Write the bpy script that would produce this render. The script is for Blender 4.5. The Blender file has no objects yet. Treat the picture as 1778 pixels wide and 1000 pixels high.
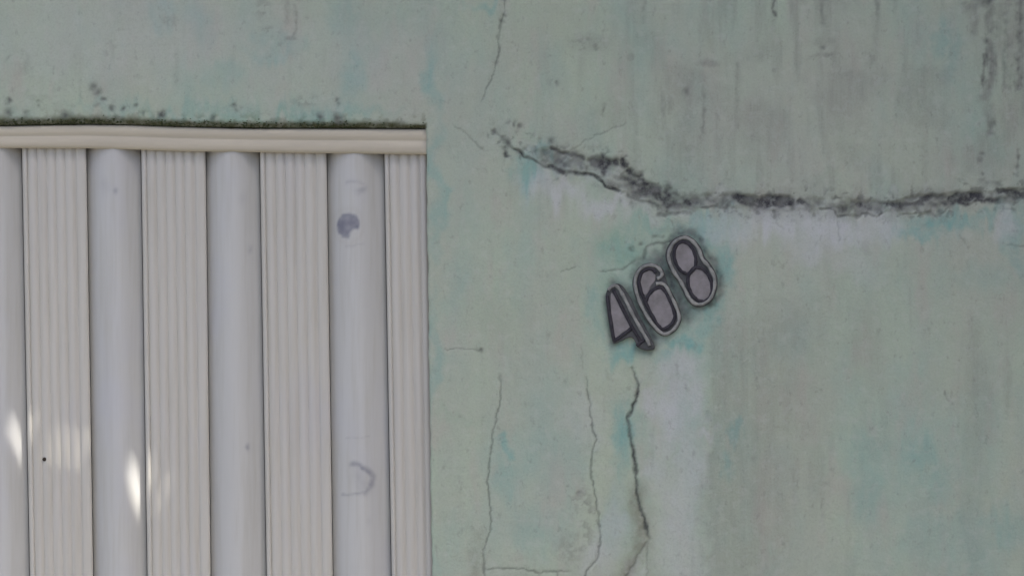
import bpy, bmesh, math
import numpy as np
from mathutils import Vector

S = bpy.context.scene
COL = S.collection
R = math.radians

# ------------------------------------------------------------------ camera, sky, sun, exposure
MM = 0.00075            # metres per photo pixel on the wall plane
CZ, CD = 1.75, 2.5      # camera height, distance from the wall
cam = bpy.data.cameras.new('camera')
cam.lens = 36.0 * CD / (1778 * MM)
cam.sensor_width = 36.0
cam.clip_start, cam.clip_end = 0.05, 2000
co = bpy.data.objects.new('camera', cam)
COL.objects.link(co)
co.location = (0, -CD, CZ)
co.rotation_euler = (R(90), 0, 0)
S.camera = co

SUN_EL, SUN_AZ = 64.0, 55.0          # elevation; azimuth to the right of the wall normal
sv = Vector((math.sin(R(SUN_AZ)) * math.cos(R(SUN_EL)), -math.cos(R(SUN_AZ)) * math.cos(R(SUN_EL)), math.sin(R(SUN_EL))))
W = bpy.data.worlds.new('World')
S.world = W
W.use_nodes = True
wn = W.node_tree
sky = wn.nodes.new('ShaderNodeTexSky')
sky.sky_type = 'NISHITA'
sky.sun_disc = False
sky.sun_elevation = R(SUN_EL)
sky.sun_rotation = math.atan2(sv.x, sv.y)
sky.air_density, sky.dust_density, sky.ozone_density = 0.6, 4.5, 0.2
wn.links.new(sky.outputs[0], wn.nodes['Background'].inputs[0])
wn.nodes['Background'].inputs[1].default_value = 0.11
sl = bpy.data.lights.new('sun', 'SUN')
sl.energy = 5.0
sl.angle = R(0.5)
sl.color = (1.0, 0.94, 0.86)
so = bpy.data.objects.new('sun', sl)
COL.objects.link(so)
so.location = (4, -2, 6)
so.rotation_euler = sv.to_track_quat('Z', 'Y').to_euler()
S.view_settings.view_transform = 'Standard'
S.view_settings.look = 'None'
S.view_settings.gamma = 1.0
S.view_settings.use_curve_mapping = False
S.view_settings.exposure = 1.6
S.render.engine = 'CYCLES'


# ------------------------------------------------------------------ helpers
def P(px, py, y=0.0):
    """photo pixel measured on the wall -> point at depth y behind the wall face"""
    k = 1 + y / CD
    return ((px - 889) * MM * k, y, CZ + (500 - py) * MM * k)


def link(o, parent=None):
    COL.objects.link(o)
    if parent is not None:
        o.parent = parent
    return o


def mesh_obj(name, verts, faces, mat, parent=None, smooth=True):
    me = bpy.data.meshes.new(name)
    me.from_pydata([tuple(map(float, v)) for v in verts], [], faces)
    me.materials.append(mat)
    if smooth:
        me.polygons.foreach_set('use_smooth', [True] * len(me.polygons))
    me.update()
    return link(bpy.data.objects.new(name, me), parent)


def grid_obj(name, X, Y, Z, keep, mat, parent=None, attrs=None):
    """numpy grid (rows, cols) -> mesh; keep = bool per quad"""
    r, c = X.shape
    idx = np.arange(r * c).reshape(r, c)
    q = np.stack([idx[1:, :-1], idx[1:, 1:], idx[:-1, 1:], idx[:-1, :-1]], -1)[keep]
    me = bpy.data.meshes.new(name)
    used = np.unique(q)
    rem = np.full(r * c, -1, np.int64)
    rem[used] = np.arange(len(used))
    q = rem[q]
    co_ = np.stack([X.ravel(), Y.ravel(), Z.ravel()], -1)[used].astype(np.float32)
    me.vertices.add(len(used))
    me.vertices.foreach_set('co', co_.ravel())
    me.loops.add(q.size)
    me.loops.foreach_set('vertex_index', q.ravel().astype(np.int32))
    me.polygons.add(len(q))
    me.polygons.foreach_set('loop_start', np.arange(0, q.size, 4, dtype=np.int32))
    me.polygons.foreach_set('use_smooth', np.ones(len(q), bool))
    for an, arr in (attrs or {}).items():
        a = me.attributes.new(an, 'FLOAT_COLOR', 'POINT')
        a.data.foreach_set('color', arr.reshape(r * c, 4)[used].astype(np.float32).ravel())
    me.materials.append(mat)
    me.update(calc_edges=True)
    me.validate()
    return link(bpy.data.objects.new(name, me), parent)


def tag(o, label, cat, group=None):
    o['label'] = label
    o['category'] = cat
    if group:
        o['group'] = group
    return o


def vnoise(x, y, seed):
    rng = np.random.RandomState(seed)
    t = rng.rand(256, 256)
    xi, yi = np.floor(x).astype(int), np.floor(y).astype(int)
    fx, fy = x - xi, y - yi
    fx, fy = fx * fx * (3 - 2 * fx), fy * fy * (3 - 2 * fy)
    g = lambda a, b: t[a & 255, b & 255]
    return (g(xi, yi) * (1 - fx) + g(xi + 1, yi) * fx) * (1 - fy) + (g(xi, yi + 1) * (1 - fx) + g(xi + 1, yi + 1) * fx) * fy


def fbm(x, y, sx, sy=None, octv=4, seed=0):
    sy = sy or sx
    o, a, s = 0, 0.5, 0
    for k in range(octv):
        o = o + a * vnoise(x / sx * 2 ** k + 17.3 * k, y / sy * 2 ** k + 9.1 * k, seed + k)
        s += a
        a *= 0.5
    return o / s


def pdist(x, y, pts, rad=80):
    """distance to a polyline, and position 0..1 along it"""
    d = np.full(x.shape, 1e9)
    t_ = np.zeros(x.shape)
    pts = np.array(pts, float)
    seg = np.hypot(*np.diff(pts, axis=0).T)
    cum = np.concatenate([[0], np.cumsum(seg)])
    m = (x > pts[:, 0].min() - rad) & (x < pts[:, 0].max() + rad) & (y > pts[:, 1].min() - rad) & (y < pts[:, 1].max() + rad)
    xs, ys = x[m], y[m]
    dd, tt = np.full(xs.shape, 1e9), np.zeros(xs.shape)
    for i in range(len(pts) - 1):
        a, b = pts[i], pts[i + 1]
        v = b - a
        u = np.clip(((xs - a[0]) * v[0] + (ys - a[1]) * v[1]) / max(v @ v, 1e-9), 0, 1)
        e = np.hypot(xs - a[0] - u * v[0], ys - a[1] - u * v[1])
        k = e < dd
        dd[k] = e[k]
        tt[k] = ((cum[i] + u * seg[i]) / cum[-1])[k]
    d[m], t_[m] = dd, tt
    return d, t_


def sstep(a, b, v):
    t = np.clip((v - a) / (b - a), 0, 1)
    return t * t * (3 - 2 * t)


class Mat:
    def __init__(self, name, rough=0.8, spec=0.3):
        self.m = bpy.data.materials.new(name)
        self.m.use_nodes = True
        self.t = self.m.node_tree
        self.b = self.t.nodes['Principled BSDF']
        self.b.inputs['Roughness'].default_value = rough
        self.b.inputs['Specular IOR Level'].default_value = spec
        self.tc = self.t.nodes.new('ShaderNodeTexCoord')

    def put(self, sock, v):
        if hasattr(v, 'is_output'):
            self.t.links.new(v, sock)
        elif isinstance(v, (int, float)):
            sock.default_value = v
        else:
            sock.default_value = (*v, 1.0) if len(v) == 3 else v

    def noise(self, scale, detail=4, stretch=(1, 1, 1), rough=0.6, lo=0.0, hi=1.0):
        mp = self.t.nodes.new('ShaderNodeMapping')
        mp.inputs['Scale'].default_value = stretch
        self.t.links.new(self.tc.outputs['Object'], mp.inputs[0])
        n = self.t.nodes.new('ShaderNodeTexNoise')
        n.inputs['Scale'].default_value = scale
        n.inputs['Detail'].default_value = detail
        n.inputs['Roughness'].default_value = rough
        self.t.links.new(mp.outputs[0], n.inputs['Vector'])
        r = self.t.nodes.new('ShaderNodeMapRange')
        r.inputs[1].default_value, r.inputs[2].default_value = 0.3, 0.7
        r.inputs[3].default_value, r.inputs[4].default_value = lo, hi
        self.t.links.new(n.outputs['Fac'], r.inputs[0])
        return r.outputs[0]

    def mix(self, f, a, b, blend='MIX'):
        n = self.t.nodes.new('ShaderNodeMix')
        n.data_type = 'RGBA'
        n.blend_type = blend
        n.clamp_factor = True
        self.put(n.inputs[0], f)
        self.put(n.inputs[6], a)
        self.put(n.inputs[7], b)
        return n.outputs[2]

    def math(self, op, a, b=0.0, clamp=False):
        n = self.t.nodes.new('ShaderNodeMath')
        n.operation = op
        n.use_clamp = clamp
        self.put(n.inputs[0], a)
        self.put(n.inputs[1], b)
        return n.outputs[0]

    def attr(self, name):
        a = self.t.nodes.new('ShaderNodeAttribute')
        a.attribute_name = name
        s = self.t.nodes.new('ShaderNodeSeparateColor')
        self.t.links.new(a.outputs['Color'], s.inputs[0])
        return s.outputs[0], s.outputs[1], s.outputs[2], a.outputs['Alpha']

    def color(self, c):
        self.put(self.b.inputs['Base Color'], c)
        return self

    def bump(self, h, strength=0.3, dist=0.001):
        n = self.t.nodes.new('ShaderNodeBump')
        n.inputs['Strength'].default_value = strength
        n.inputs['Distance'].default_value = dist
        self.t.links.new(h, n.inputs['Height'])
        self.t.links.new(n.outputs[0], self.b.inputs['Normal'])
        return self


# ------------------------------------------------------------------ materials
def mat_wall():
    M = Mat('weathered green plaster', 0.85, 0.2)
    teal, pale, dirt, stain = M.attr('wear_and_light')
    mould, crack, moss, lime = M.attr('growth')
    c = M.mix(M.noise(5.0, 5, (1, 1, 0.6)), (0.434, 0.496, 0.380), (0.398, 0.480, 0.388))
    c = M.mix(M.noise(22.0, 5, (1.4, 1, 0.3), lo=-0.15, hi=0.32), c, (0.375, 0.385, 0.345))
    c = M.mix(M.noise(11.0, 4, (1, 1, 0.5), lo=-0.7, hi=0.95), c, (0.345, 0.455, 0.385))
    c = M.mix(M.noise(17.0, 4, (1.5, 1, 0.5), lo=-0.8, hi=0.62), c, (0.445, 0.425, 0.370))
    c = M.mix(M.noise(3.6, 4, (1, 1, 0.8), lo=-0.45, hi=0.75), c, (0.425, 0.430, 0.370))
    c = M.mix(M.math('MULTIPLY', lime, M.noise(40, 4, lo=0.6, hi=1.1)), c, (0.30, 0.42, 0.31))
    c = M.mix(M.math('MULTIPLY', teal, M.noise(45, 4, (1.5, 1, 0.5), lo=0.55, hi=1.25)), c, (0.215, 0.40, 0.365))
    c = M.mix(M.math('MULTIPLY', pale, M.noise(50, 5, (1, 1, 0.6), lo=0.6, hi=1.15)), c, (0.500, 0.526, 0.525))
    c = M.mix(M.math('MULTIPLY', dirt, M.noise(60, 5, (1.7, 1, 0.2), lo=0.45, hi=1.2)), c, (0.215, 0.222, 0.200))
    c = M.mix(M.math('MULTIPLY', stain, M.noise(70, 5, lo=0.5, hi=1.1)), c, (0.20, 0.20, 0.145))
    c = M.mix(M.math('MULTIPLY', moss, M.noise(110, 5, lo=0.75, hi=1.1)), c, (0.072, 0.076, 0.038))
    c = M.mix(M.math('MULTIPLY', mould, M.noise(150, 4, lo=0.6, hi=1.15)), c, (0.050, 0.050, 0.056))
    c = M.mix(crack, c, (0.050, 0.058, 0.055))
    c = M.mix(M.noise(420, 3, lo=-0.1, hi=0.17), c, (0.2, 0.21, 0.19))
    c = M.mix(M.noise(75, 5, lo=-0.35, hi=0.30), c, (0.50, 0.53, 0.48))
    c = M.mix(M.noise(95, 4, (1, 1, .7), lo=-0.9, hi=0.34), c, (0.22, 0.23, 0.205))
    M.color(c)
    h = M.math('ADD', M.math('MULTIPLY', M.noise(260, 4), 0.35), M.noise(60, 5))
    M.bump(h, 0.34, 0.0020)
    return M.m


def mat_shutter(name, col, rough, warm=0.0, marks=False):
    M = Mat(name, rough, 0.4)
    c = M.mix(M.noise(9, 4, (3, 1, 0.4), lo=0.0, hi=0.5), col, tuple(v * 0.90 for v in col))
    c = M.mix(M.noise(60, 4, (2.5, 1, 0.12), lo=-0.3, hi=0.42), c, (col[0] * 0.80, col[1] * 0.78, col[2] * 0.72))
    c = M.mix(M.noise(6, 3, (2, 1, 0.9), lo=-0.6, hi=0.5), c, (col[0] * 0.93, col[1] * 0.94, col[2] * 1.03))
    if marks:
        mk, shade_and_stain, _, _ = M.attr('marks')
        c = M.mix(mk, c, (0.170, 0.175, 0.225))
        c = M.mix(shade_and_stain, c, (0.30, 0.25, 0.19))  # glue halo and painted brown shade below the rail
    M.color(c)
    M.put(M.b.inputs['Roughness'], M.noise(30, 3, (1, 1, 0.3), lo=rough - 0.07, hi=rough + 0.1))
    M.bump(M.noise(14, 3, (2, 1, 0.3)), 0.06, 0.002)
    return M.m


def mat_plain(name, col, col2, scale, rough=0.7, spec=0.3, bump=0.2, stretch=(1, 1, 1)):
    M = Mat(name, rough, spec)
    M.color(M.mix(M.noise(scale, 5, stretch), col, col2))
    M.bump(M.noise(scale * 3, 4, stretch), bump, 0.001)
    return M.m


WALL = mat_wall()
SLAT = mat_shutter('white enamel of slats', (0.545, 0.55, 0.53), 0.38, marks=True)
PANEL = mat_shutter('white enamel of ribbed panels', (0.555, 0.542, 0.492), 0.50)
RAIL = mat_plain('aged cream paint', (0.565, 0.520, 0.415), (0.49, 0.45, 0.36), 30, 0.6, 0.3, 0.1, (0.25, 1, 2))
PLATE = mat_plain('tarnished zinc plate', (0.10, 0.104, 0.106), (0.045, 0.048, 0.05), 70, 0.65, 0.3, 0.25)
INFILL = mat_plain('faded grey infill', (0.285, 0.270, 0.282), (0.17, 0.162, 0.160), 60, 0.7, 0.2, 0.25)
RIM = mat_plain('worn metal rim', (0.36, 0.365, 0.345), (0.16, 0.166, 0.162), 75, 0.6, 0.35, 0.3)
STROKE = mat_plain('black enamel', (0.020, 0.019, 0.026), (0.045, 0.042, 0.052), 160, 0.6, 0.3, 0.3)
MOSS = mat_plain('dry moss', (0.045, 0.060, 0.028), (0.085, 0.10, 0.05), 200, 0.95, 0.1, 0.4)
DARKHOLE = mat_plain('rusty screw', (0.03, 0.025, 0.022), (0.05, 0.04, 0.03), 300, 0.8, 0.2, 0.2)
SHEET = mat_plain('whitewashed sheet', (0.68, 0.67, 0.64), (0.58, 0.57, 0.54), 8, 0.6, 0.4, 0.1)  # pale finish for the added eave and the added house roof
WOOD = mat_plain('pale timber', (0.38, 0.32, 0.25), (0.28, 0.22, 0.16), 20, 0.75, 0.2, 0.3, (1, 0.1, 1))
PAVE = mat_plain('concrete paving', (0.135, 0.13, 0.12), (0.10, 0.096, 0.09), 4, 0.9, 0.2, 0.3)
ROAD = mat_plain('asphalt', (0.055, 0.055, 0.055), (0.045, 0.045, 0.046), 40, 0.9, 0.2, 0.5)

# ------------------------------------------------------------------ setting: pavement and road
def box(bm, x0, x1, y0, y1, z0, z1):
    v = [bm.verts.new(p) for p in ((x0, y0, z0), (x1, y0, z0), (x1, y1, z0), (x0, y1, z0), (x0, y0, z1), (x1, y0, z1), (x1, y1, z1), (x0, y1, z1))]
    for f in ((3, 2, 1, 0), (4, 5, 6, 7), (0, 1, 5, 4), (1, 2, 6, 5), (2, 3, 7, 6), (3, 0, 4, 7)):
        bm.faces.new([v[i] for i in f])


def bm_obj(name, bm, mat, parent=None, smooth=False):
    me = bpy.data.meshes.new(name)
    bm.to_mesh(me)
    bm.free()
    me.materials.append(mat)
    if smooth:
        me.polygons.foreach_set('use_smooth', [True] * len(me.polygons))
    return link(bpy.data.objects.new(name, me), parent)


bm = bmesh.new()
box(bm, -600, 600, -600, -2.6, -0.5, -0.14)
bm_obj('road', bm, ROAD)['kind'] = 'structure'
bm = bmesh.new()
box(bm, -40, 40, -2.6, 0.6, -0.5, 0.0)
bm_obj('pavement', bm, PAVE)['kind'] = 'structure'

# ------------------------------------------------------------------ the plaster wall
LINX = [-900, 0, 80, 150, 220, 300, 450, 600, 740]
LINY = [217.5, 217.5, 216, 215, 216, 219, 221.5, 221.5, 222]
JX0, JX1 = 739.5, 750.0


def lintel(x):
    return np.interp(x, LINX, LINY)


def jamb(y):
    return JX0 + (y - 225) * (JX1 - JX0) / 775.0 + 0.7 * np.sin(y / 23.0) * np.sin(y / 61.0 + 1) + 0.5 * np.sin(y / 7.3 + np.sin(y / 31.0) * 2)


cols = np.array([-6200, -4000, -2500, -1700, -1200, -900, -700, -500, -350, -230, -150, -100.0] + list(np.arange(-70, 1861, 2.0)) + [1866, 1874, 1886, 1905, 1930, 1960, 2000, 2060, 2200, 2600, 3200, 4400, 6200])
rows = np.array([-1700, -1400, -1100, -800, -500, -300, -180, -110.0] + list(np.arange(-70, 1081, 2.0)) + [1120, 1200, 1350, 1600, 2000, 2400, 2833])
gx, gy = np.meshgrid(cols, rows)
ci_l, ci_r = int(np.argmin(abs(cols + 900))), int(np.argmin(abs(cols - 740)))
ri = int(np.argmin(abs(rows - 214)))
# bend the rows and columns so that they follow the lintel and the jamb
wx = np.where(gx > 740, 1 - sstep(740, 810, gx), 1) * np.where(gx < -900, 0, 1)
fall = 1 - sstep(0, 90, abs(gy - rows[ri]))
qy = gy + (lintel(np.clip(gx, -900, 740)) - rows[ri]) * fall * wx
fall = 1 - sstep(0, 70, abs(gx - cols[ci_r]))
qx = gx + (jamb(gy) - cols[ci_r]) * fall * np.where(gy < 214, 1 - sstep(0, 80, 214 - gy), 1)
x, y = qx, qy
n0 = fbm(x, y, 8, octv=3, seed=3)
n1 = fbm(x, y, 22, octv=4, seed=11)
n2 = fbm(x, y, 70, octv=4, seed=21)
n3 = fbm(x, y, 240, octv=4, seed=31)
st = fbm(x, y, 14, 110, octv=4, seed=41)           # vertical streaks
jx = x + (fbm(x, y, 16, octv=3, seed=51) - 0.5) * 12
jy = y + (fbm(x, y, 16, octv=3, seed=61) - 0.5) * 12
bx = x + (n2 - 0.5) * 60 + (n1 - 0.5) * 26
by = y + (fbm(x, y, 70, octv=4, seed=71) - 0.5) * 70 + (st - 0.5) * 60
teal, pale, dirt, stain, mould, crack, lime = (np.zeros(x.shape) for _ in range(7))
depth = np.zeros(x.shape)                           # + = into the wall, metres


def blob(dst, lst, warp=1.0, soft=1.35):
    X = x + (bx - x) * warp
    Y = y + (by - y) * warp
    for cx, cy, rx, ry, a in lst:
        r = np.hypot((X - cx) / rx, (Y - cy) / ry)
        dst[:] = np.maximum(dst, a * (1 - sstep(0.25, soft, r)))


blob(teal, [(290, 25, 32, 22, .35), (385, 140, 42, 32, .35), (480, 92, 42, 22, .45), (590, 40, 40, 55, .35), (606, 125, 20, 55, .5),
            (620, 70, 60, 60, .25), (755, 130, 16, 75, .55), (835, 6, 32, 12, .5), (1632, 52, 20, 30, .4), (1655, 90, 16, 42, .3), (345, 35, 30, 40, .3), (470, 65, 25, 40, .35),
            (912, 308, 34, 40, .85), (945, 274, 44, 15, .75), (985, 290, 30, 16, .4), (1230, 384, 70, 18, .7), (1640, 388, 75, 18, .85), (1590, 408, 60, 14, .7), (1720, 380, 50, 18, .6),
            (1100, 432, 46, 26, .45), (1070, 606, 36, 20, .8), (1195, 592, 40, 32, 1.0), (1150, 615, 30, 14, .6), (1262, 440, 26, 50, .85), (1250, 520, 22, 34, .75), (1225, 400, 40, 16, .7), (1035, 540, 16, 50, .55), (1150, 505, 130, 125, .38), (1235, 560, 24, 30, .6), (1140, 395, 50, 14, .4),
            (1072, 755, 26, 70, .9), (1090, 705, 18, 40, .4), (888, 776, 14, 26, .85), (895, 840, 26, 50, .4), (925, 920, 44, 66, .35), (960, 800, 50, 70, .2),
            (1272, 742, 14, 18, .6), (1262, 800, 12, 34, .55), (1600, 790, 40, 40, .45), (1625, 850, 44, 60, .38), (1740, 920, 30, 54, .4),
            (1500, 830, 44, 80, .35), (1640, 950, 100, 60, .28), (755, 320, 14, 120, .5), (756, 620, 12, 110, .4), (800, 480, 30, 80, .2),
            (1060, 880, 26, 60, .35), (1770, 420, 16, 60, .5), (1700, 480, 60, 30, .2), (300, 195, 200, 14, .35), (560, 200, 140, 16, .45)])
blob(lime, [(1095, 430, 52, 40, .8), (1062, 520, 20, 60, .5), (1090, 610, 40, 20, .5), (1150, 400, 40, 20, .5), (950, 310, 20, 14, .4), (420, 205, 200, 8, .6),
            (1430, 300, 26, 14, .2), (800, 735, 40, 10, .25), (640, 160, 60, 20, .2), (870, 560, 60, 60, .25)])
blob(pale, [(200, 60, 330, 110, .30), (560, 110, 240, 90, .2), (960, 334, 62, 28, .8), (1050, 350, 76, 20, .8), (1260, 385, 60, 16, .5), (1120, 370, 50, 18, .35), (1350, 386, 84, 34, .95), (1440, 402, 90, 44, 1.), (1530, 394, 50, 44, .8), (1410, 430, 60, 30, .6), (1250, 350, 40, 10, .4), (1480, 470, 60, 40, .3),  # first two: broad lightening painted in to brighten the upper left
            (1755, 400, 18, 34, .7), (1165, 650, 50, 40, .8), (1165, 725, 44, 70, .85), (1205, 700, 22, 50, .8), (1132, 700, 20, 60, .75), (1200, 810, 26, 90, .6), (1150, 800, 30, 50, .5), (1175, 900, 50, 110, .6), (1185, 985, 40, 60, .45),
            (1062, 890, 22, 60, .5), (1115, 985, 16, 24, .7), (1050, 960, 40, 50, .5), (1010, 720, 30, 60, .35), (1230, 750, 18, 8, .6), (1040, 282, 14, 18, .5), (1000, 290, 50, 12, .4), (1200, 350, 60, 12, .4), (1580, 345, 60, 12, .35), (450, 150, 90, 40, .15)])
# worn grey skim coat right of the number, with its own edge
edge = 1224 + (n1 - 0.5) * 50 - (n2 - .5) * 50 + (n0 - .5) * 8
patch = sstep(-9, 20, x - edge) * sstep(540, 640, y + (x - 1222) * 0.45 + (n2 - .5) * 90) * (1 - sstep(60, 260, x - edge + (n3 - .5) * 160))
dirt = np.maximum(dirt, patch * 0.34)
blob(dirt, [(1300, 905, 60, 120, .3), (1270, 620, 40, 80, .25), (1500, 600, 40, 90, .22), (1700, 720, 30, 170, .26), (1690, 900, 24, 120, .2), (1420, 820, 18, 90, .3), (1380, 840, 12, 70, .3)], 0.6)
# soot and rain streaks over the upper right
hi = sstep(860, 1250, x) * (1 - sstep(300, 370, y))
dirt = np.maximum(dirt, hi * sstep(0.45, 0.78, st) * 0.36)
dirt = np.maximum(dirt, hi * sstep(0.40, 0.70, n2) * 0.38)
dirt = np.maximum(dirt, sstep(1350, 1800, x) * (1 - sstep(250, 900, y)) * 0.16)  # plain ramp, darker towards the right, fading further down
dirt = np.maximum(dirt, sstep(1740, 1800, x + (st - .5) * 40) * (1 - sstep(150, 320, y)) * 0.8)
dirt = np.maximum(dirt, sstep(0.58, 0.85, st) * 0.16 * sstep(760, 900, x))
dirt = np.maximum(dirt, sstep(0.62, 0.85, st) * 0.15 * (1 - sstep(140, 200, y)))
blob(dirt, [(1228, 108, 22, 10, .75), (1195, 165, 10, 26, .5), (1150, 185, 8, 30, .5), (1165, 180, 8, 20, .5), (1095, 190, 5, 20, .45), (1430, 70, 30, 10, .4), (1432, 95, 40, 6, .4), (1020, 75, 46, 16, .3), (1340, 240, 14, 40, .4), (1310, 240, 40, 60, .25)], 0.35)
# speckled dirt clusters
for cx, cy, rx, ry, a in [(1020, 75, 40, 18, .55), (965, 143, 20, 10, .45), (1095, 100, 10, 10, .5), (455, 15, 18, 22, .4), (470, 55, 20, 10, .5), (505, 67, 12, 5, .6), (295, 35, 16, 14, .4),
                          (190, 85, 14, 20, .35), (530, 175, 26, 12, .45), (1015, 900, 26, 60, .5), (990, 950, 30, 30, .4), (1000, 870, 12, 12, .5), (1170, 395, 40, 14, .3), (1500, 430, 30, 20, .2), (40, 110, 12, 30, .3), (60, 170, 30, 8, .25)]:
    r = np.hypot((x - cx) / rx, (y - cy) / ry)
    dirt = np.maximum(dirt, a * (1 - sstep(0.4, 1.3, r)) * sstep(0.42, 0.62, n0))

# black mould along the broken ridge: (polyline, half width, strength)
RIDGE = [(862, 232), (885, 252), (908, 266), (935, 282), (960, 294), (985, 300), (1015, 303), (1035, 304), (1050, 318), (1072, 331), (1092, 337), (1120, 350), (1165, 362), (1200, 360), (1235, 360), (1270, 359), (1300, 364), (1345, 366), (1385, 365), (1432, 365), (1452, 372), (1515, 373), (1560, 368), (1592, 370), (1640, 368), (1660, 352), (1700, 352), (1735, 350), (1778, 352), (1860, 350)]
UPPER = [(905, 240), (955, 257), (990, 268), (1015, 275), (1040, 274), (1062, 277), (1085, 284), (1100, 300), (1125, 318), (1150, 326), (1190, 332), (1240, 338), (1290, 338), (1345, 338), (1400, 342), (1470, 346), (1540, 350), (1600, 340), (1660, 332), (1720, 336), (1780, 324), (1860, 318)]
MOULD = [
    ([(858, 226), (886, 254)], 3.2, .65), ([(874, 240), (884, 251)], 6, .62), ([(885, 252), (908, 266), (935, 282), (960, 294)], 3.2, .8), ([(955, 290), (985, 299), (1015, 303)], 5, .75), ([(1015, 303), (1036, 304), (1052, 320), (1075, 332)], 4, .8),
    ([(958, 258), (990, 267), (1012, 274)], 4, .75), ([(1000, 272), (1010, 290)], 9, .6), ([(1030, 282), (1062, 284)], 10, .85), ([(1044, 276), (1050, 300)], 7, .8), ([(1078, 280), (1086, 286)], 5, .9), ([(1090, 296), (1112, 306)], 5, .75),
    ([(960, 262), (962, 285)], 3, .6), ([(978, 285), (988, 288)], 5, .7), ([(1100, 322), (1145, 338)], 13, .8), ([(1110, 312), (1150, 345)], 6, .7), ([(1055, 315), (1110, 335)], 9, .45),
    ([(1158, 322), (1168, 350)], 8, .7), ([(1158, 350), (1200, 352)], 13, .75), ([(1145, 370), (1195, 370)], 5, .5), ([(1215, 357), (1262, 360)], 2.5, .7), ([(1240, 345), (1256, 345)], 5, .4),
    ([(1262, 358), (1285, 345)], 6, .6), ([(1282, 345), (1318, 352)], 12, .9), ([(1318, 352), (1372, 350)], 11, 1.0), ([(1338, 342), (1360, 348)], 8, 1.0), ([(1372, 352), (1424, 356)], 8, .6), ([(1386, 351), (1396, 352)], 5, .8),
    ([(1424, 365), (1452, 365), (1456, 374)], 2.6, .8), ([(1456, 374), (1512, 373), (1524, 366)], 3.2, .65), ([(1488, 356), (1496, 356)], 5, .8), ([(1500, 358), (1545, 350)], 5, .55), ([(1543, 354), (1602, 354)], 6, .8), ([(1578, 354), (1598, 353)], 4.5, .9),
    ([(1566, 371), (1590, 370)], 2.6, .55), ([(1592, 365), (1602, 374), (1628, 374), (1645, 364)], 2.5, .6), ([(1604, 348), (1622, 338), (1638, 340)], 6, .75), ([(1610, 358), (1640, 352)], 7, .4), ([(1648, 345), (1702, 341)], 7, 1.0), ([(1650, 352), (1704, 349)], 5, .7),
    ([(1712, 347), (1735, 346)], 6, .7), ([(1733, 333), (1778, 337), (1850, 338)], 6, .95), ([(1755, 340), (1778, 342), (1850, 342)], 7, .7), ([(1700, 318), (1738, 320)], 8, .35), ([(1745, 362), (1760, 366)], 5, .35),
    ([(1090, 340), (1130, 352), (1160, 365)], 4, .5), ([(875, 258), (880, 268)], 4, .7), ([(878, 272), (876, 285)], 3, .4)]
mm_ = np.zeros(x.shape)
for pts, w, a in MOULD:
    d, _ = pdist(jx, jy, pts, 60)
    mm_ = np.maximum(mm_, (a if w > 3.5 else a * .75) * np.exp(-(d / (w * 1.12 + .8)) ** 2))
core = sstep(870, 960, x) * np.exp(-((jy - (np.interp(jx, *zip(*RIDGE)) + np.interp(jx, *zip(*UPPER))) / 2) / 15) ** 2)
mm_ = np.maximum(mm_, core * (0.26 + 0.50 * n1))
heavy = np.zeros(x.shape)
for pts, w, a in MOULD:
    if a >= 0.9:
        d, _ = pdist(jx, jy, pts, 60)
        heavy = np.maximum(heavy, a * 0.92 * np.exp(-(d / (w * 1.05)) ** 2))
mm_ = mm_ * (0.52 + 0.85 * fbm(x, y, 13, octv=3, seed=101))
mm_ = np.maximum(mm_, heavy * (0.75 + 0.4 * n0))
mould = np.clip(mm_ * 1.6 - (1 - n0) * 0.75 * (1 - mm_) - 0.02, 0, 1)
# halo of dirt and spots around the ridge
dU, _ = pdist(jx, jy, UPPER, 60)
dR, _ = pdist(jx, jy, RIDGE, 60)
halo = np.exp(-(np.minimum(dU, dR) / 17) ** 2)
mould = np.maximum(mould, halo * sstep(0.60, 0.76, n0) * 0.55)
dirt = np.maximum(dirt, halo * 0.42 * sstep(.3, .6, n1))
band = sstep(-4, 4, jy - np.interp(jx, *zip(*UPPER))) * sstep(-4, 4, np.interp(jx, *zip(*RIDGE)) - jy) * sstep(885, 930, x)
mould = np.maximum(mould, band * sstep(0.44, 0.66, n0 * .5 + n1 * .5) * 0.6)
pale = np.maximum(pale, band * 0.3 * (1 - sstep(.4, .6, n1)))
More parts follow.
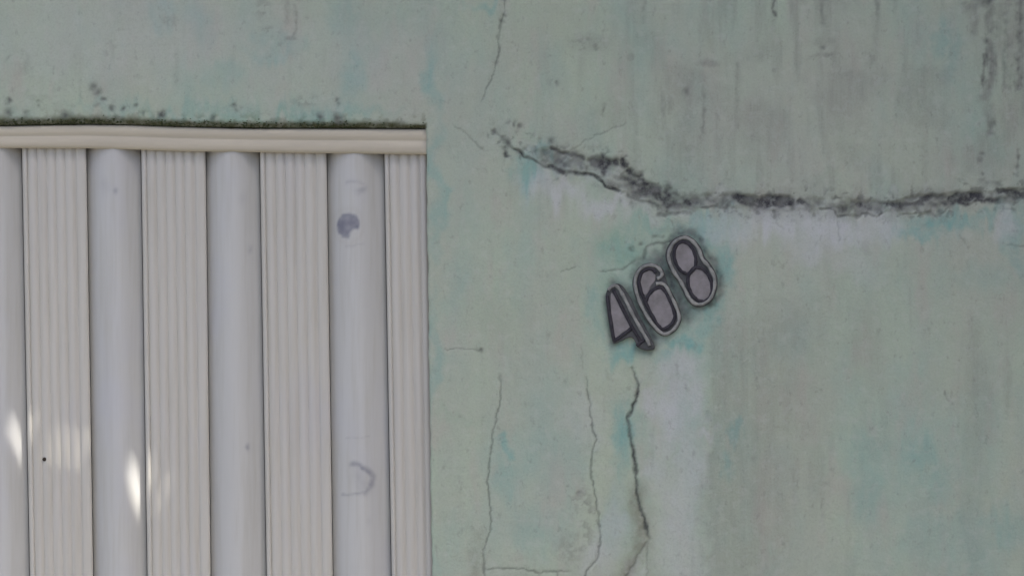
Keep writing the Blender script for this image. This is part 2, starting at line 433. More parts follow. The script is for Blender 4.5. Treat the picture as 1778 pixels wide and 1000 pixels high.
# other mould spots (cx, cy, r, strength)
SPOTS = [(163, 152, 7, .8), (170, 160, 7, .7), (180, 174, 4, .9), (168, 183, 5, .4), (193, 188, 4, .9), (213, 190, 5, 1.0), (236, 184, 4, .8), (250, 196, 4, .6), (280, 200, 6, 1.0), (405, 185, 5, .8), (408, 192, 4, .6), (416, 188, 4, .4), (587, 172, 4, .7), (588, 178, 4, .6),
         (13, 176, 5, .8), (12, 180, 4, .7), (113, 197, 7, 1.), (15, 196, 8, .8), (45, 196, 5, .6), (65, 178, 3, .5), (66, 186, 3, .5), (372, 203, 5, .9), (555, 203, 7, .95), (590, 207, 10, .95), (880, 213, 5, .5), (893, 215, 4, .7), (903, 219, 5, .8), (922, 234, 4, .4), (955, 246, 5, .7), (968, 255, 4, .5), (936, 243, 4, .5),
         (875, 26, 4, .7), (870, 39, 4, .7), (866, 65, 4, .5), (967, 144, 4, .5), (1021, 66, 5, .4), (1035, 83, 4, .4), (1192, 157, 6, .5), (834, 609, 4, .9), (1705, 268, 4, .7), (1703, 277, 4, .5), (1706, 304, 4, .7), (1770, 274, 4, .7), (1767, 290, 4, .6), (1762, 305, 3, .5), (1724, 215, 4, .6), (1718, 222, 4, .5),
         (1097, 433, 4, .8), (1100, 428, 3, .5), (1115, 422, 4, .8), (1140, 410, 5, .6), (1150, 409, 5, .5), (1005, 857, 4, .5), (986, 845, 3, .4), (1078, 348, 3, .4), (1430, 83, 6, .5), (1433, 95, 5, .4), (1710, 3, 12, .8), (1716, 0, 10, .9), (1683, 12, 9, .5), (1674, 6, 6, .4)]
for cx, cy, r_, a in SPOTS:
    k = (abs(x - cx) < 30) & (abs(y - cy) < 30)
    d = np.hypot(jx[k] - cx, jy[k] - cy) / r_
    mould[k] = np.maximum(mould[k], 0.85 * a * np.exp(-d * d))
# dark rain runs
for pts, w, a in [([(1718, 75), (1722, 140), (1708, 170)], 11, .8), ([(1708, 95), (1707, 150)], 4, .75), ([(1722, 70), (1724, 125)], 6, .5), ([(1706, 150), (1712, 190), (1720, 230)], 10, .45), ([(1745, -60), (1748, 90), (1750, 200)], 9, .35), ([(1690, -60), (1694, 60)], 10, .4), ([(1425, -60), (1428, 40)], 5, .3), ([(1520, -60), (1522, 60), (1518, 110)], 8, .25), ([(1280, 110), (1284, 220)], 6, .3), ([(1222, 150), (1220, 230)], 5, .35), ([(1600, 150), (1604, 300)], 9, .2), ([(1720, 0), (1722, 60)], 12, .4), ([(1680, 20), (1690, 60)], 14, .35), ([(1772, -60), (1774, 70), (1772, 150)], 9, .9), ([(1345, -20), (1345, 28)], 3, .65), ([(1118, 0), (1117, 40)], 4, .3),
                  ([(1770, 260), (1766, 305)], 3, .6), ([(1050, 180), (1047, 200)], 3, .4), ([(866, 80), (864, 110)], 3.5, .5), ([(512, 10), (512, 60)], 3, .3), ([(497, 0), (500, 40)], 4, .25), ([(192, 75), (196, 100)], 3, .35), ([(48, 100), (46, 125)], 5, .3), ([(1748, 620), (1752, 700)], 16, .13), ([(1690, 560), (1695, 680)], 14, .12), ([(1640, 680), (1652, 700)], 3, .4)]:
    d, _ = pdist(jx, y, pts, 60)
    dirt = np.maximum(dirt, a * 1.25 * np.exp(-(d / w) ** 2) * (0.55 + 0.6 * st))
    mould = np.maximum(mould, a * np.exp(-(d / w) ** 2) * sstep(0.45, 0.75, st * .6 + n0 * .4))

# hairline cracks: (polyline, half width px, strength, depth mm)
CR = [([(877, -20), (875, 25), (870, 38), (866, 64), (866, 88), (860, 117), (850, 143), (842, 164), (836, 178)], 1.5, .6, .6),
      ([(786, 216), (815, 238), (842, 264)], 1.5, .45, .5), ([(770, 606), (812, 605), (836, 609)], 1.2, .55, .5),
      ([(868, 650), (869, 690), (860, 730), (852, 780), (847, 830), (850, 880), (853, 905), (847, 930), (840, 960), (841, 1090)], 1.7, .75, 1.),
      ([(842, 988), (880, 985), (905, 987), (940, 993), (990, 991)], 1.7, .65, .8), ([(967, 990), (968, 1040)], 1.6, .5, .6),
      ([(1016, 655), (1025, 700), (1027, 735), (1036, 762), (1028, 790), (1027, 830), (1035, 870), (1040, 910), (1043, 935), (1036, 968), (1012, 1004), (1000, 1090)], 1.8, .8, 1.2),
      ([(1098, 640), (1109, 668), (1104, 695), (1090, 727), (1095, 760), (1103, 800), (1105, 845), (1109, 875), (1118, 900), (1126, 936)], 2.8, 1.0, 2.),
      ([(1126, 936), (1112, 960), (1098, 982), (1078, 1010), (1060, 1090)], 2.0, .6, 1.2), ([(1126, 936), (1124, 970), (1120, 1090)], 1.7, .45, .8),
      ([(972, 473), (985, 468), (1002, 463)], 1.3, .5, .4), ([(1040, 471), (1080, 468), (1106, 452)], 1.7, .6, .6), ([(1118, 450), (1122, 430), (1138, 423), (1168, 420)], 2.2, .75, .6), ([(985, 265), (1020, 242), (1060, 224), (1090, 212)], 1.6, .4, .4), ([(1012, 640), (1010, 600)], 1.6, .25, .3), ([(1052, 640), (1058, 660)], 1.6, .2, .3),
      ([(1148, 372), (1166, 385), (1170, 400)], 1.5, .35, .4), ([(1455, 374), (1458, 420)], 1.8, .4, .4), ([(1340, 372), (1360, 400)], 1.8, .25, .4), ([(1745, 425), (1775, 428), (1800, 420)], 2, .45, .4), ([(1665, 410), (1682, 430)], 2, .25, .3), ([(830, 260), (852, 262)], 1, .2, .2)]
kx = x + (fbm(x, y, 9, octv=3, seed=81) - .5) * 7
ky = y + (fbm(x, y, 9, octv=3, seed=91) - .5) * 7
for pts, w, a, dp in CR:
    d, t_ = pdist(kx, ky, pts, 40)
    g = np.exp(-(d / w) ** 2) * (0.55 + 0.6 * n1) * np.clip(np.minimum(t_, 1 - t_) * 14 + .3, 0, 1)
    crack = np.maximum(crack, (a if a > .9 else a * .8) * g)
    depth = np.maximum(depth, dp * 0.001 * np.exp(-(d / (w * 1.1)) ** 2))
# stain beside the big crack, at the bottom left, under the numerals
for pts, w, a in [([(1106, 850), (1110, 900), (1116, 940), (1095, 980), (1070, 1020)], 15, .8), ([(1126, 930), (1130, 970), (1128, 1060)], 8, .4), ([(824, 960), (826, 1060)], 12, .5), ([(830, 930), (838, 960)], 14, .25), ([(1090, 640), (1098, 660)], 6, .2)]:
    d, _ = pdist(jx, jy, pts, 60)
    stain = np.maximum(stain, a * np.exp(-(d / w) ** 2) * (0.4 + 0.9 * n1))
for pts, w, a in [([(1050, 515), (1058, 560), (1064, 596)], 6, .55), ([(1066, 490), (1084, 505), (1100, 540), (1118, 570), (1134, 600)], 9, .8), ([(1105, 604), (1130, 612)], 6, .5), ([(1098, 480), (1106, 460), (1130, 452), (1150, 462)], 8, .7),  # dark bands along the plate edges and between the digits
                  ([(1146, 456), (1160, 474), (1175, 508), (1186, 536), (1188, 552)], 13, 1.05), ([(1090, 505), (1104, 525), (1118, 550), (1136, 585)], 8, .9), ([(1152, 445), (1160, 425), (1180, 405), (1205, 405)], 9, .85), ([(1205, 405), (1224, 430), (1242, 462), (1252, 490), (1250, 510), (1236, 530)], 7, .9), ([(1195, 532), (1222, 536)], 5, .6), ([(1140, 440), (1155, 455)], 10, .6), ([(1100, 560), (1110, 540)], 6, .5)]:
    d, _ = pdist(jx, jy, pts, 60)
    mould = np.maximum(mould, a * 0.9 * np.exp(-(d / w) ** 2) * (0.55 + 0.6 * n0))

# moss on the lintel edge
dl = lintel(np.clip(x, -900, 740)) - y             # px above the lintel edge
inside = (1 - sstep(737, 744, x)) * (x > -902)
mh = np.interp(x, [-900, 0, 80, 130, 250, 330, 420, 600, 700, 740], [16, 17, 16, 18, 15, 13, 13, 14, 11, 7]) + (n1 - .5) * 9 + (n0 - .5) * 6
moss = np.where(dl > -1, 1 - sstep(0.35, 1.2, np.maximum(dl, 0) / np.maximum(mh, 3)), 0) * inside
moss = np.maximum(moss, np.where(dl > -1, np.exp(-(np.maximum(dl, 0) / 20) ** 2), 0) * sstep(.52, .7, n0) * .6 * inside)

# relief
depth += (n3 - 0.5) * 0.0050 + (n2 - 0.5) * 0.0018 + (n1 - .5) * 0.0005
below = sstep(-3, 3, jy - np.interp(jx, *zip(*RIDGE))) * sstep(865, 900, x) * (1 - sstep(0, 90, y - np.interp(x, *zip(*RIDGE))))
depth += below * 0.0030
depth += band * (0.0006 + 0.0020 * sstep(.3, .7, n1))
depth += mould * 0.0016 + np.clip(mm_, 0, 1) * 0.0012
depth += patch * 0.0010
# rounded plaster edges round the opening
r0 = 13.0
u = np.clip(dl, 0, r0)
arc = (r0 - np.sqrt(np.maximum(r0 * r0 - (r0 - u) ** 2, 0))) * MM
arc = np.where((dl >= -1) & (dl < r0), arc, 0) * (1 - sstep(736, 742, x)) * (x > -902)
dj = x - jamb(y)
r1 = 5.0
u = np.clip(dj, 0, r1)
arc2 = np.where((dj >= -1) & (dj < r1) & (y > 214), (r1 - np.sqrt(np.maximum(r1 * r1 - (r1 - u) ** 2, 0))) * MM, 0)
inframe = (abs(x - 889) < 1000) & (abs(y - 500) < 620)
wy = np.where(inframe, depth, (n3 - .5) * 0.005) + np.maximum(arc, arc2)
wall_x = (x - 889) * MM
wall_z = CZ + (500 - y) * MM
keep = np.ones((len(rows) - 1, len(cols) - 1), bool)
keep[ri:, ci_l:ci_r] = False
fade = 1 - sstep(1840, 1960, x)
mould, pale = mould * fade, pale * fade
dirt = dirt * (0.35 + 0.65 * fade)
m1 = np.stack([teal, pale, np.clip(dirt, 0, 1), stain], -1)
m2 = np.stack([np.clip(mould, 0, 1), np.clip(crack, 0, 1), np.clip(moss, 0, 1), lime], -1)
wall = grid_obj('house_wall', wall_x, wy, wall_z, keep, WALL, None, {'wear_and_light': m1, 'growth': m2})
tag(wall, 'pale green plaster house wall with cracks, teal stains and black mould ridge', 'wall')

# reveal of the opening and the solid core behind it
path = [(wall_x[r, ci_l], wy[r, ci_l], wall_z[r, ci_l]) for r in range(len(rows) - 1, ri, -6)] + [(wall_x[ri, c], wy[ri, c], wall_z[ri, c]) for c in range(ci_l, ci_r)] + [(wall_x[r, ci_r], wy[r, ci_r], wall_z[r, ci_r]) for r in range(ri, len(rows))]
nv = len(path)
mesh_obj('opening_reveal', path + [(a, 0.16, c) for a, b, c in path], [(i, i + 1, nv + i + 1, nv + i) for i in range(nv - 1)], mat_plain('bare mossy render', (0.22, 0.19, 0.12), (0.13, 0.12, 0.07), 60, 0.9, 0.1, 0.3), wall)
bm = bmesh.new()
box(bm, wall_x[0, 0], wall_x[0, -1], 0.15, 0.30, -0.05, wall_z[0, 0])
bm_obj('wall_core', bm, mat_plain('raw masonry', (0.2, 0.17, 0.14), (0.15, 0.13, 0.11), 20), wall)

# tiny moss tufts standing on the lintel edge: too many to count
rng = np.random.RandomState(5)
vs, fs = [], []
for i in range(700):
    tx = rng.uniform(-60, 737)
    if vnoise(np.array(tx / 26.0), np.array(3.3), 77) < 0.35 and rng.rand() < 0.75:
        continue
    up = abs(rng.normal(0, 5.5)) - 0.5
    r_ = rng.uniform(0.7, 1.9) * (1.0 if up < 10 else 0.7)
    uu = min(max(up, 0), r0)
    yy = (r0 - math.sqrt(max(r0 * r0 - (r0 - uu) ** 2, 0))) * MM
    c = np.array(P(tx, float(lintel(tx)) - up, 0)) + np.array((0, yy - 0.0002, 0))
    b = len(vs)
    for d in ((1, 0, 0), (-1, 0, 0), (0, -1, 0), (0, 1, 0), (0, 0, 1), (0, 0, -1)):
        vs.append(c + np.array(d) * r_ * MM * rng.uniform(.6, 1.3) * np.array((1.5, 1, .8)))
    for f in ((0, 4, 2), (4, 1, 2), (1, 5, 2), (5, 0, 2), (4, 0, 3), (1, 4, 3), (5, 1, 3), (0, 5, 3)):
        fs.append(tuple(b + k for k in f))
ms = mesh_obj('moss', vs, fs, MOSS)
ms['kind'] = 'stuff'
tag(ms, 'dark green moss growing along the plaster edge above the shutter', 'moss')

# ------------------------------------------------------------------ folding shutter
sh = link(bpy.data.objects.new('folding_shutter', None))
sh.location = P(-80, 2825, 0.02)
tag(sh, 'closed white shutter of ribbed panels and round slats under the green wall', 'shutter')
OFF = Vector(sh.location)


def loc(p):
    return Vector(p) - OFF


YP = 0.0175       # face of the ribbed panels behind the wall face
TOPY, BOTY = 250, 2822


def xa(t, b, py):
    return t + (b - t) * (py - 262) / 738.0


def prism(name, prof, mat, parent, top=TOPY):
    """prof: list of (x at top, x at bottom, y) across, swept down the door"""
    vs = [loc(P(xa(t, b, py), py, y_)) for py in (top, BOTY) for t, b, y_ in prof]
    n = len(prof)
    return mesh_obj(name, vs, [(n + i, n + i + 1, i + 1, i) for i in range(n - 1)], mat, parent)


PANELS = [(38, 150, 52, 162), (245, 357, 256, 366), (451, 567, 463, 578), (667, 741.5, 680, 752)]
SLATS = [(-53, 37, -41, 51), (151, 244, 163, 255), (358, 450, 367, 462), (568, 666, 579, 679)]
for k in range(1, 5):
    PANELS.append((38 - 206 * k, 150 - 206 * k, 52 - 206 * k, 162 - 206 * k))
    if k < 4:
        SLATS.append((-53 - 206 * k, 37 - 206 * k, -41 - 206 * k, 51 - 206 * k))

rng = np.random.RandomState(9)
for pi, (t0, t1, b0, b1) in enumerate(PANELS):
    wt, wb = t1 - t0, b1 - b0
    f = lambda px: (t0 + px, b0 + px * (wb / wt if wt > 100 else 1))
    full = wt > 100
    pr = []
    pr = [(*f(0), YP + 0.0165), (*f(0.4), YP + 0.0006), (*f(1.2), YP)] + [(*f(wt - 1.2), YP), (*f(wt - 0.4), YP + 0.0006), (*f(wt), YP + 0.0165)]
    pan = prism('ribbed_panel', pr, PANEL, sh)
    if full:
        w5 = (wt - 10 - 21) / 5
        cells = [(0.8, 9.2, 'edge_lip')] + [(10 + w5 * i + .1, 10 + w5 * (i + 1) - .1, 'rib') for i in range(5)] + [(wt - 18.5, wt - 1.2, 'edge_lip')]
    else:
        cells = [(0.8, 8.5, 'edge_lip'), (9.5, 26, 'rib'), (27.5, 44, 'rib'), (45.5, 60, 'rib'), (61.5, wt - 0.5, 'edge_lip')]
    for a, b, nm in cells:
        w = b - a
        h = (0.0023 if nm == 'rib' else 0.0024) * rng.uniform(.9, 1.1)
        if nm == 'rib':
            pr = [(*f(a + w * q), YP - 0.0002 - h * z) for q, z in ((0, .0), (.1, .30), (.22, .66), (.36, .92), (.5, 1), (.64, .92), (.78, .66), (.9, .30), (1, .0))]
        else:
            pr = [(*f(a + w * q), YP - 0.0002 - h * z) for q, z in ((0, .0), (.07, .45), (.2, .88), (.5, 1.), (.8, .88), (.93, .45), (1, .0))]
        prism(nm, pr, PANEL, pan)

# half-round slats, dense enough to carry the dirt, glue marks and painted rail shade
sr = np.concatenate([np.arange(TOPY, 1060, 3.0), [1150, 1300, 1600, 2000, 2400, BOTY]])
ang = np.linspace(-1.0, 1.0, 45)


def slat_depth(qa):
    return 0.0300 - 0.0215 * np.where(qa < 0, 1 - np.abs(qa) ** 2.0, 1 - np.abs(qa) ** 1.75)


for t0, t1, b0, b1 in SLATS:
    q = ang
    PY, Q = np.meshgrid(sr, q, indexing='ij')
    L0, L1 = xa(t0, b0, PY), xa(t1, b1, PY)
    PX = (L0 + L1) / 2 + Q * (L1 - L0) / 2
    YY = slat_depth(Q)
    k = 1 + YY / CD
    mk = np.zeros(PX.shape)
    shade_and_stain = np.zeros(PX.shape)
    nn = fbm(PX, PY, 9, octv=3, seed=5)
    jx_, jy_ = PX + (nn - .5) * 5, PY + (fbm(PX, PY, 9, octv=3, seed=6) - .5) * 5
    if abs(t0 - 568) < 1:
        # round glue stain with a bite out of its lower right
        d = np.hypot((jx_ - 605) / 21, (jy_ - 392) / 24)
        bite = np.hypot((jx_ - 620) / 15, (jy_ - 413) / 16)
        mk = np.maximum(mk, (1 - sstep(.82, 1.05, d)) * sstep(.75, 1.15, bite) * (0.55 + .5 * nn))
        halo_ = np.exp(-((d - 1.25) / .2) ** 2) * .12
        shade_and_stain = np.maximum(shade_and_stain, halo_ * .6)
        # curved scrape lower down
        for pts, w, a in [([(612, 806), (625, 808), (640, 817), (648, 827)], 4.6, .62), ([(648, 827), (646, 840), (632, 855)], 5.2, .55), ([(632, 856), (612, 858), (595, 858)], 2.2, .35), ([(622, 822), (634, 848)], 12, .22), ([(600, 760), (640, 757)], 1.5, .2), ([(602, 318), (615, 315), (630, 320)], 3, .22), ([(622, 332), (632, 328)], 5, .35), ([(600, 428), (630, 424)], 2, .15)]:
            dd, _ = pdist(jx_, jy_, pts, 40)
            mk = np.maximum(mk, a * np.exp(-(dd / w) ** 2) * (.55 + .8 * nn))
    for cx, cy, r_, a in [(201, 331, 4, .45), (430, 775, 4, .55), (434, 433, 5, .25), (182, 322, 9, .12), (36, 760, 3, .0), (422, 345, 8, .1), (640, 905, 5, .1)]:
        mk = np.maximum(mk, a * np.exp(-(np.hypot((jx_ - cx), (jy_ - cy) * .7) / r_) ** 2))
    shade_and_stain = np.maximum(shade_and_stain, .42 * np.exp(-np.maximum(PY - 262, 0) / 22.0) * (.4 + nn) * (.35 + Q * Q * .65))  # brown shade and bounce under the rail, painted in, stronger at slat edges
    at = np.stack([np.clip(mk, 0, 1), np.clip(shade_and_stain, 0, 1), mk * 0, mk * 0 + 1], -1)
    keep = np.ones((len(sr) - 1, len(ang) - 1), bool)
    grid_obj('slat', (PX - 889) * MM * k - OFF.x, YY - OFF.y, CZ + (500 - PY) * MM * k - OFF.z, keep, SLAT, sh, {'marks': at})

# a backing sheet closes the joints between slats and panels
mesh_obj('backing_sheet', [loc(P(px, py, 0.0335)) for px, py in ((-895, 230), (739, 230), (770, 2822), (-860, 2822))], [(0, 3, 2, 1)], mat_plain('dull grey sheet', (0.22, 0.215, 0.20), (0.18, 0.175, 0.165), 20), sh)

# head rail: three soft mouldings, a little bowed
RX = [-895, 0, 80, 150, 230, 320, 430, 560, 740.5]
RT = [219, 219.5, 218, 217, 218, 221, 224, 224, 224.5]
RB = [257, 257.5, 257.5, 258, 260, 263, 264.5, 266.5, 268.5]
xs = np.concatenate([np.linspace(-895, -60, 10), np.linspace(-30, 740.5, 80)])
prof = [(0, .030), (0, .0125), (.06, .0095), (.20, .0088), (.38, .0092), (.44, .0108), (.50, .0106), (.56, .0086), (.72, .0078), (.88, .0082), (.96, .0098), (1., .0125), (1., .024)]
vs, fs = [], []
for xx in xs:
    tt, bb = np.interp(xx, RX, RT), np.interp(xx, RX, RB)
    for v, yy in prof:
        vs.append(loc(P(xx, tt + (bb - tt) * v, yy - 0.003)))
n = len(prof)
for i in range(len(xs) - 1):
    for j in range(n - 1):
        fs.append((i * n + j, i * n + j + 1, (i + 1) * n + j + 1, (i + 1) * n + j))
fs.append(tuple((len(xs) - 1) * n + j for j in range(n))[::-1])
mesh_obj('head_rail', vs, fs, RAIL, sh)

# one dark screw on the first ribbed panel
bm = bmesh.new()
bmesh.ops.create_uvsphere(bm, u_segments=12, v_segments=6, radius=3.6 * MM)
bmesh.ops.scale(bm, vec=(1, .45, 1), verts=bm.verts)
bmesh.ops.translate(bm, vec=loc(P(77, 797, YP - 0.0022)), verts=bm.verts)
bm_obj('screw', bm, DARKHOLE, sh, True)


# ------------------------------------------------------------------ house numerals
def catmull(pts, closed, sub=6):
    pts = [np.array(p, float) for p in pts]
    n = len(pts)
    out = []
    rng_ = range(n) if closed else range(n - 1)
    for i in rng_:
        g = (lambda k: pts[k % n]) if closed else (lambda k: pts[min(max(k, 0), n - 1)])
        p0, p1, p2, p3 = g(i - 1), g(i), g(i + 1), g(i + 2)
        for s in range(sub):
            t = s / sub
            out.append(0.5 * (2 * p1 + (p2 - p0) * t + (2 * p0 - 5 * p1 + 4 * p2 - p3) * t * t + (3 * p1 - p0 - 3 * p2 + p3) * t ** 3))
    if not closed:
        out.append(pts[-1])
    return np.array(out)


def normals(c, closed):
    if closed:
        t = np.roll(c, -1, 0) - np.roll(c, 1, 0)
    else:
        t = np.gradient(c, axis=0)
    t /= np.maximum(np.hypot(t[:, 0], t[:, 1])[:, None], 1e-6)
    return np.stack([-t[:, 1], t[:, 0]], -1)


def bead(name, pts, w, y0, h, mat, parent, O, closed=False, smooth_path=True, seed=0):
    """a raised rounded line, half width w px, standing h metres in front of depth y0"""
    c = catmull(pts, closed) if smooth_path else np.array(pts, float)
    if not smooth_path:
        d = []
        for a, b in zip(c[:-1], c[1:]):
            m = max(2, int(np.hypot(*(b - a)) / 3))
            d += [a + (b - a) * i / m for i in range(m)]
        c = np.array(d + [c[-1]])
    nn = normals(c, closed)
    prof = [(-1, .35), (-.92, -.45), (-.6, -.9), (0, -1), (.6, -.9), (.92, -.45), (1, .35)]
    rr = np.random.RandomState(seed)
    vs, m = [], len(prof)
    for i in range(len(c)):
        ww = w * (1 + .12 * math.sin(i * .9 + seed)) * rr.uniform(.94, 1.06)
        for a, b in prof:
            q = c[i] + nn[i] * a * ww
            vs.append(Vector(P(q[0], q[1], y0 + h * b)) - O)
    fs = []
    L = len(c)
    for i in range(L if closed else L - 1):
        for j in range(m - 1):
            fs.append((i * m + j, i * m + j + 1, ((i + 1) % L) * m + j + 1, ((i + 1) % L) * m + j))
    if not closed:
        fs += [tuple(range(m)), tuple((L - 1) * m + j for j in range(m))[::-1]]
    o = mesh_obj(name, vs, fs, mat, parent)
    b_ = bmesh.new()
    b_.from_mesh(o.data)
    bmesh.ops.recalc_face_normals(b_, faces=b_.faces)
    b_.to_mesh(o.data)
    b_.free()
    return o


def plate(name, pts, grow, y0, y1, mat, parent, O):
    c = catmull(pts, True, 4)
    nn = normals(c, True)
    area = np.sum(c[:, 0] * np.roll(c[:, 1], -1) - np.roll(c[:, 0], -1) * c[:, 1])
    sgn = -1 if area > 0 else 1
    loops = [(grow + .6, y0), (grow, y1 + 0.0007), (grow - 1.0, y1)]
    b_ = bmesh.new()
    L = [[b_.verts.new(Vector(P(*(c[i] + nn[i] * sgn * g), yy)) - O) for i in range(len(c))] for g, yy in loops]
    for l0, l1 in zip(L[:-1], L[1:]):
        for i in range(len(c)):
            b_.faces.new((l0[i], l0[(i + 1) % len(c)], l1[(i + 1) % len(c)], l1[i]))
    b_.faces.new(L[-1])
    bmesh.ops.recalc_face_normals(b_, faces=b_.faces)
    bmesh.ops.triangulate(b_, faces=[f for f in b_.faces if len(f.verts) > 4])
    return bm_obj(name, b_, mat, parent)




def ell(cx, cy, a, b, ux, uy, n=14, wob=0.0):
    L = math.hypot(ux, uy)
    ux, uy = ux / L, uy / L
    return [(cx + a * math.cos(t) * ux - b * math.sin(t) * uy, cy + a * math.cos(t) * uy + b * math.sin(t) * ux) for t in [2 * math.pi * i / n for i in range(n)]]


YB, YF = 0.004, -0.0062
G = 'metal house numerals fixed to the plaster'


def numeral(center, label):
    e = link(bpy.data.objects.new('house_numeral', None))
    e.location = P(*center, 0)
    return tag(e, label, 'house number', G), Vector(e.location)


# 4
e, O = numeral((1092, 550), 'lowest tilted metal numeral 4 with black strokes left of the 6')
plate('plate', [(1052, 516), (1058, 499), (1068, 493), (1080, 496), (1094, 516), (1108, 545), (1122, 571), (1134, 594), (1136, 605), (1124, 608), (1108, 603), (1101, 589), (1091, 586), (1069, 596), (1063, 590), (1057, 558)], 0, YB, YF, PLATE, e, O)
plate('infill', [(1060, 512), (1066, 512), (1079, 538), (1092, 563), (1093, 569), (1080, 579), (1069, 587), (1066, 578), (1061, 545)], 0, YF + .001, YF - .0004, INFILL, e, O)
bead('rim', [(1056, 504), (1062, 497.5), (1069, 496), (1076, 503), (1086, 521), (1099, 547), (1112, 570), (1123, 589), (1128, 600)], 3.0, YF, 0.0022, RIM, e, O, seed=1)
bead('stroke', [(1065, 503), (1080, 533), (1095, 563), (1106, 582), (1113, 594)], 2.9, YF, 0.0019, STROKE, e, O, seed=2)
bead('stroke', [(1105.5, 601), (1112, 595), (1119, 590)], 2.9, YF, 0.0020, STROKE, e, O, seed=3)
bead('stroke', [(1054.5, 513), (1056.5, 530), (1061, 560), (1066.5, 592)], 3.1, YF, 0.0019, STROKE, e, O, seed=4)
bead('stroke', [(1066, 592.5), (1080, 583), (1096, 571)], 3.0, YF, 0.0018, STROKE, e, O, seed=5)
# 6
e, O = numeral((1140, 520), 'middle tilted metal numeral 6 with pale rim between the 4 and the 8')
plate('plate', [(1150, 473), (1142, 464), (1129, 460), (1115, 464), (1105, 477), (1101.5, 494), (1107, 517), (1117, 540), (1131, 562), (1144, 576), (1156, 580.5), (1172, 571), (1180, 555), (1177, 537), (1166.5, 514), (1156, 494)], 3.0, YB, YF + .0004, PLATE, e, O)
plate('infill', [(1133, 506), (1143, 500), (1152, 505), (1161, 521), (1169, 540), (1170, 552), (1162, 563), (1151, 569), (1143, 563), (1133, 546), (1124, 528), (1126, 514)], 0, YF + .001, YF - .0004, INFILL, e, O)
plate('infill', [(1116, 474), (1127, 469), (1134, 472), (1138, 478), (1137, 487), (1130, 497), (1125, 508), (1119, 512), (1113, 500), (1111, 486)], 0, YF + .001, YF - .0004, INFILL, e, O)
bead('rim', [(1141, 484), (1148, 480), (1149, 473), (1142, 464.5), (1130, 460.5), (1116, 464), (1106, 476), (1102.5, 493), (1108, 517), (1118, 539), (1132, 561), (1145, 575), (1156, 580), (1171, 570.5), (1179, 555), (1176, 538), (1165.5, 514.5), (1156, 497), (1147, 492), (1139, 493)], 3.0, YF, 0.0023, RIM, e, O, seed=6)
bead('stroke', [(1138.5, 474), (1134, 468.5), (1127.5, 467), (1116, 472), (1110, 486), (1113, 506), (1122, 527), (1133, 549), (1143, 565), (1151, 571.5), (1164, 565), (1171.5, 552), (1170, 539), (1162.5, 520), (1153.5, 504), (1144.5, 499), (1134, 504), (1126, 513), (1121, 524)], 3.1, YF, 0.0019, STROKE, e, O, seed=7)
# 8
e, O = numeral((1200, 470), 'highest tilted metal numeral 8 with black loops right of the 6')
plate('plate', [(1188, 412.5), (1202.5, 419), (1214, 433), (1220.5, 449), (1231.5, 462), (1241, 481), (1241, 500), (1234.5, 518), (1222, 527.5), (1207.5, 528.5), (1196, 518), (1188, 502), (1180, 486), (1169, 470), (1160.5, 450), (1161, 435), (1170.5, 420)], 4.0, YB, YF, PLATE, e, O)
plate('infill', ell(1189.5, 447.5, 26.5, 16.5, .25, .97), 0, YF + .001, YF - .0004, INFILL, e, O)
plate('infill', ell(1215.5, 494, 28.5, 18.5, .28, .95), 0, YF + .001, YF - .0004, INFILL, e, O)
bead('rim', [(1188, 412.5), (1202.5, 419), (1213, 433), (1219.5, 450), (1230.5, 463), (1240, 481), (1240, 500), (1233.5, 517), (1222, 526.5), (1208, 527.5), (1197, 517.5), (1189, 502), (1180, 486), (1169, 470), (1161.5, 450), (1162, 436), (1171, 420.5)], 3.1, YF, 0.0023, RIM, e, O, True, seed=8)
bead('stroke', ell(1189.5, 447.5, 28, 18, .25, .97), 2.9, YF, 0.0019, STROKE, e, O, True, seed=9)
bead('stroke', ell(1215.5, 494, 30, 20, .28, .95), 3.1, YF, 0.0020, STROKE, e, O, True, seed=10)

# ------------------------------------------------------------------ unseen eave added to shade the wall; holes shaped to cast the sun flecks
EZ, ED = 3.15, 0.60


def to_eave(px, py, yy):
    p = Vector(P(px, py, yy))
    t = (EZ - p.z) / sv.z
    q = p + sv * t
    return (q.x, q.y)


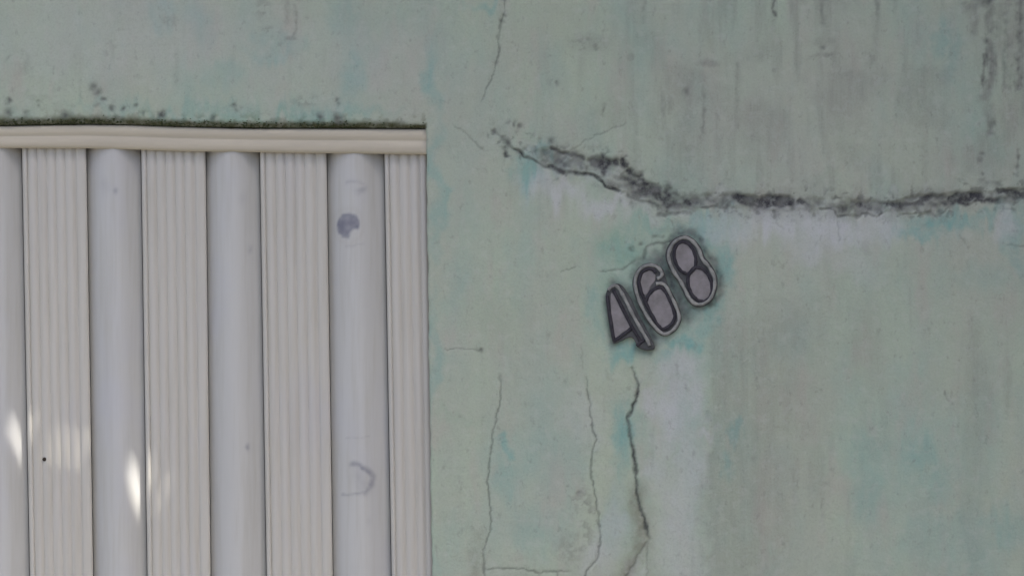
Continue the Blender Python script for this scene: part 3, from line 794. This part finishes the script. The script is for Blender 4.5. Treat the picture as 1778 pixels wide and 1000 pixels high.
FLECK_HOLES = [([(8, 750), (48, 749), (49, 774), (12, 773)], 0.0180), ([(214, 822), (250, 819), (252, 870), (226, 868)], 0.0180),
         ([(84, 762), (128, 773), (128, 784), (84, 770)], 0.016), ([(134, 774), (146, 776), (146, 790), (134, 788)], 0.016), ([(278, 846), (288, 849), (288, 862), (278, 860)], 0.016)]  # each outline is traced back along the sun ray from a wanted fleck
b_ = bmesh.new()


def loop(pts):
    v = [b_.verts.new((p[0], p[1], EZ)) for p in pts]
    return [b_.edges.new((v[i], v[(i + 1) % len(v)])) for i in range(len(v))]


ed = loop([(-4.6, -ED), (4.6, -ED), (4.6, 0.3), (-4.6, 0.3)])
for pts, yy in FLECK_HOLES:
    c = catmull(pts, True, 4)
    ed += loop([to_eave(q[0], q[1], yy) for q in c])
res = bmesh.ops.triangle_fill(b_, use_beauty=True, use_dissolve=False, edges=ed)
bmesh.ops.recalc_face_normals(b_, faces=b_.faces)
bmesh.ops.solidify(b_, geom=b_.faces[:], thickness=0.0012)
bm_obj('added_eave_sheet', b_, SHEET, wall)
for k in range(8):
    bm = bmesh.new()
    xx = -4.2 + 1.2 * k + (0.1 if k == 3 else 0)
    box(bm, xx - .025, xx + .025, -ED + .03, 0.0, EZ - .092, EZ - .004)
    bm_obj('added_rafter', bm, WOOD, wall)

# unseen house added on the right to block sky light: gable side, shuttered window, flat roof
nb = link(bpy.data.objects.new('added_neighbour_house', None))
nb.location = (5.6, -2.6, 0)
tag(nb, 'unseen grey rendered house added beyond the right end of the green wall to darken that side', 'house')
REND = mat_plain('grey cement render', (0.36, 0.35, 0.33), (0.27, 0.265, 0.25), 3, 0.9, 0.15, 0.4)
bm = bmesh.new()
box(bm, -2.7, 2.7, -2.6, 2.4, -0.05, 5.2)
bm_obj('wall', bm, REND, nb)
bm = bmesh.new()
box(bm, -2.78, 2.78, -2.68, 2.46, 5.203, 5.36)
bm_obj('roof', bm, SHEET, nb)
bm = bmesh.new()
box(bm, -2.76, -2.703, -1.2, -0.1, 1.1, 2.2)
wf = bm_obj('window', bm, WOOD, nb)
for k in range(9):
    bm = bmesh.new()
    z0 = 1.16 + k * 0.11
    box(bm, -2.782, -2.763, -1.14, -0.16, z0, z0 + 0.085)
    bm_obj('slat', bm, WOOD, wf)
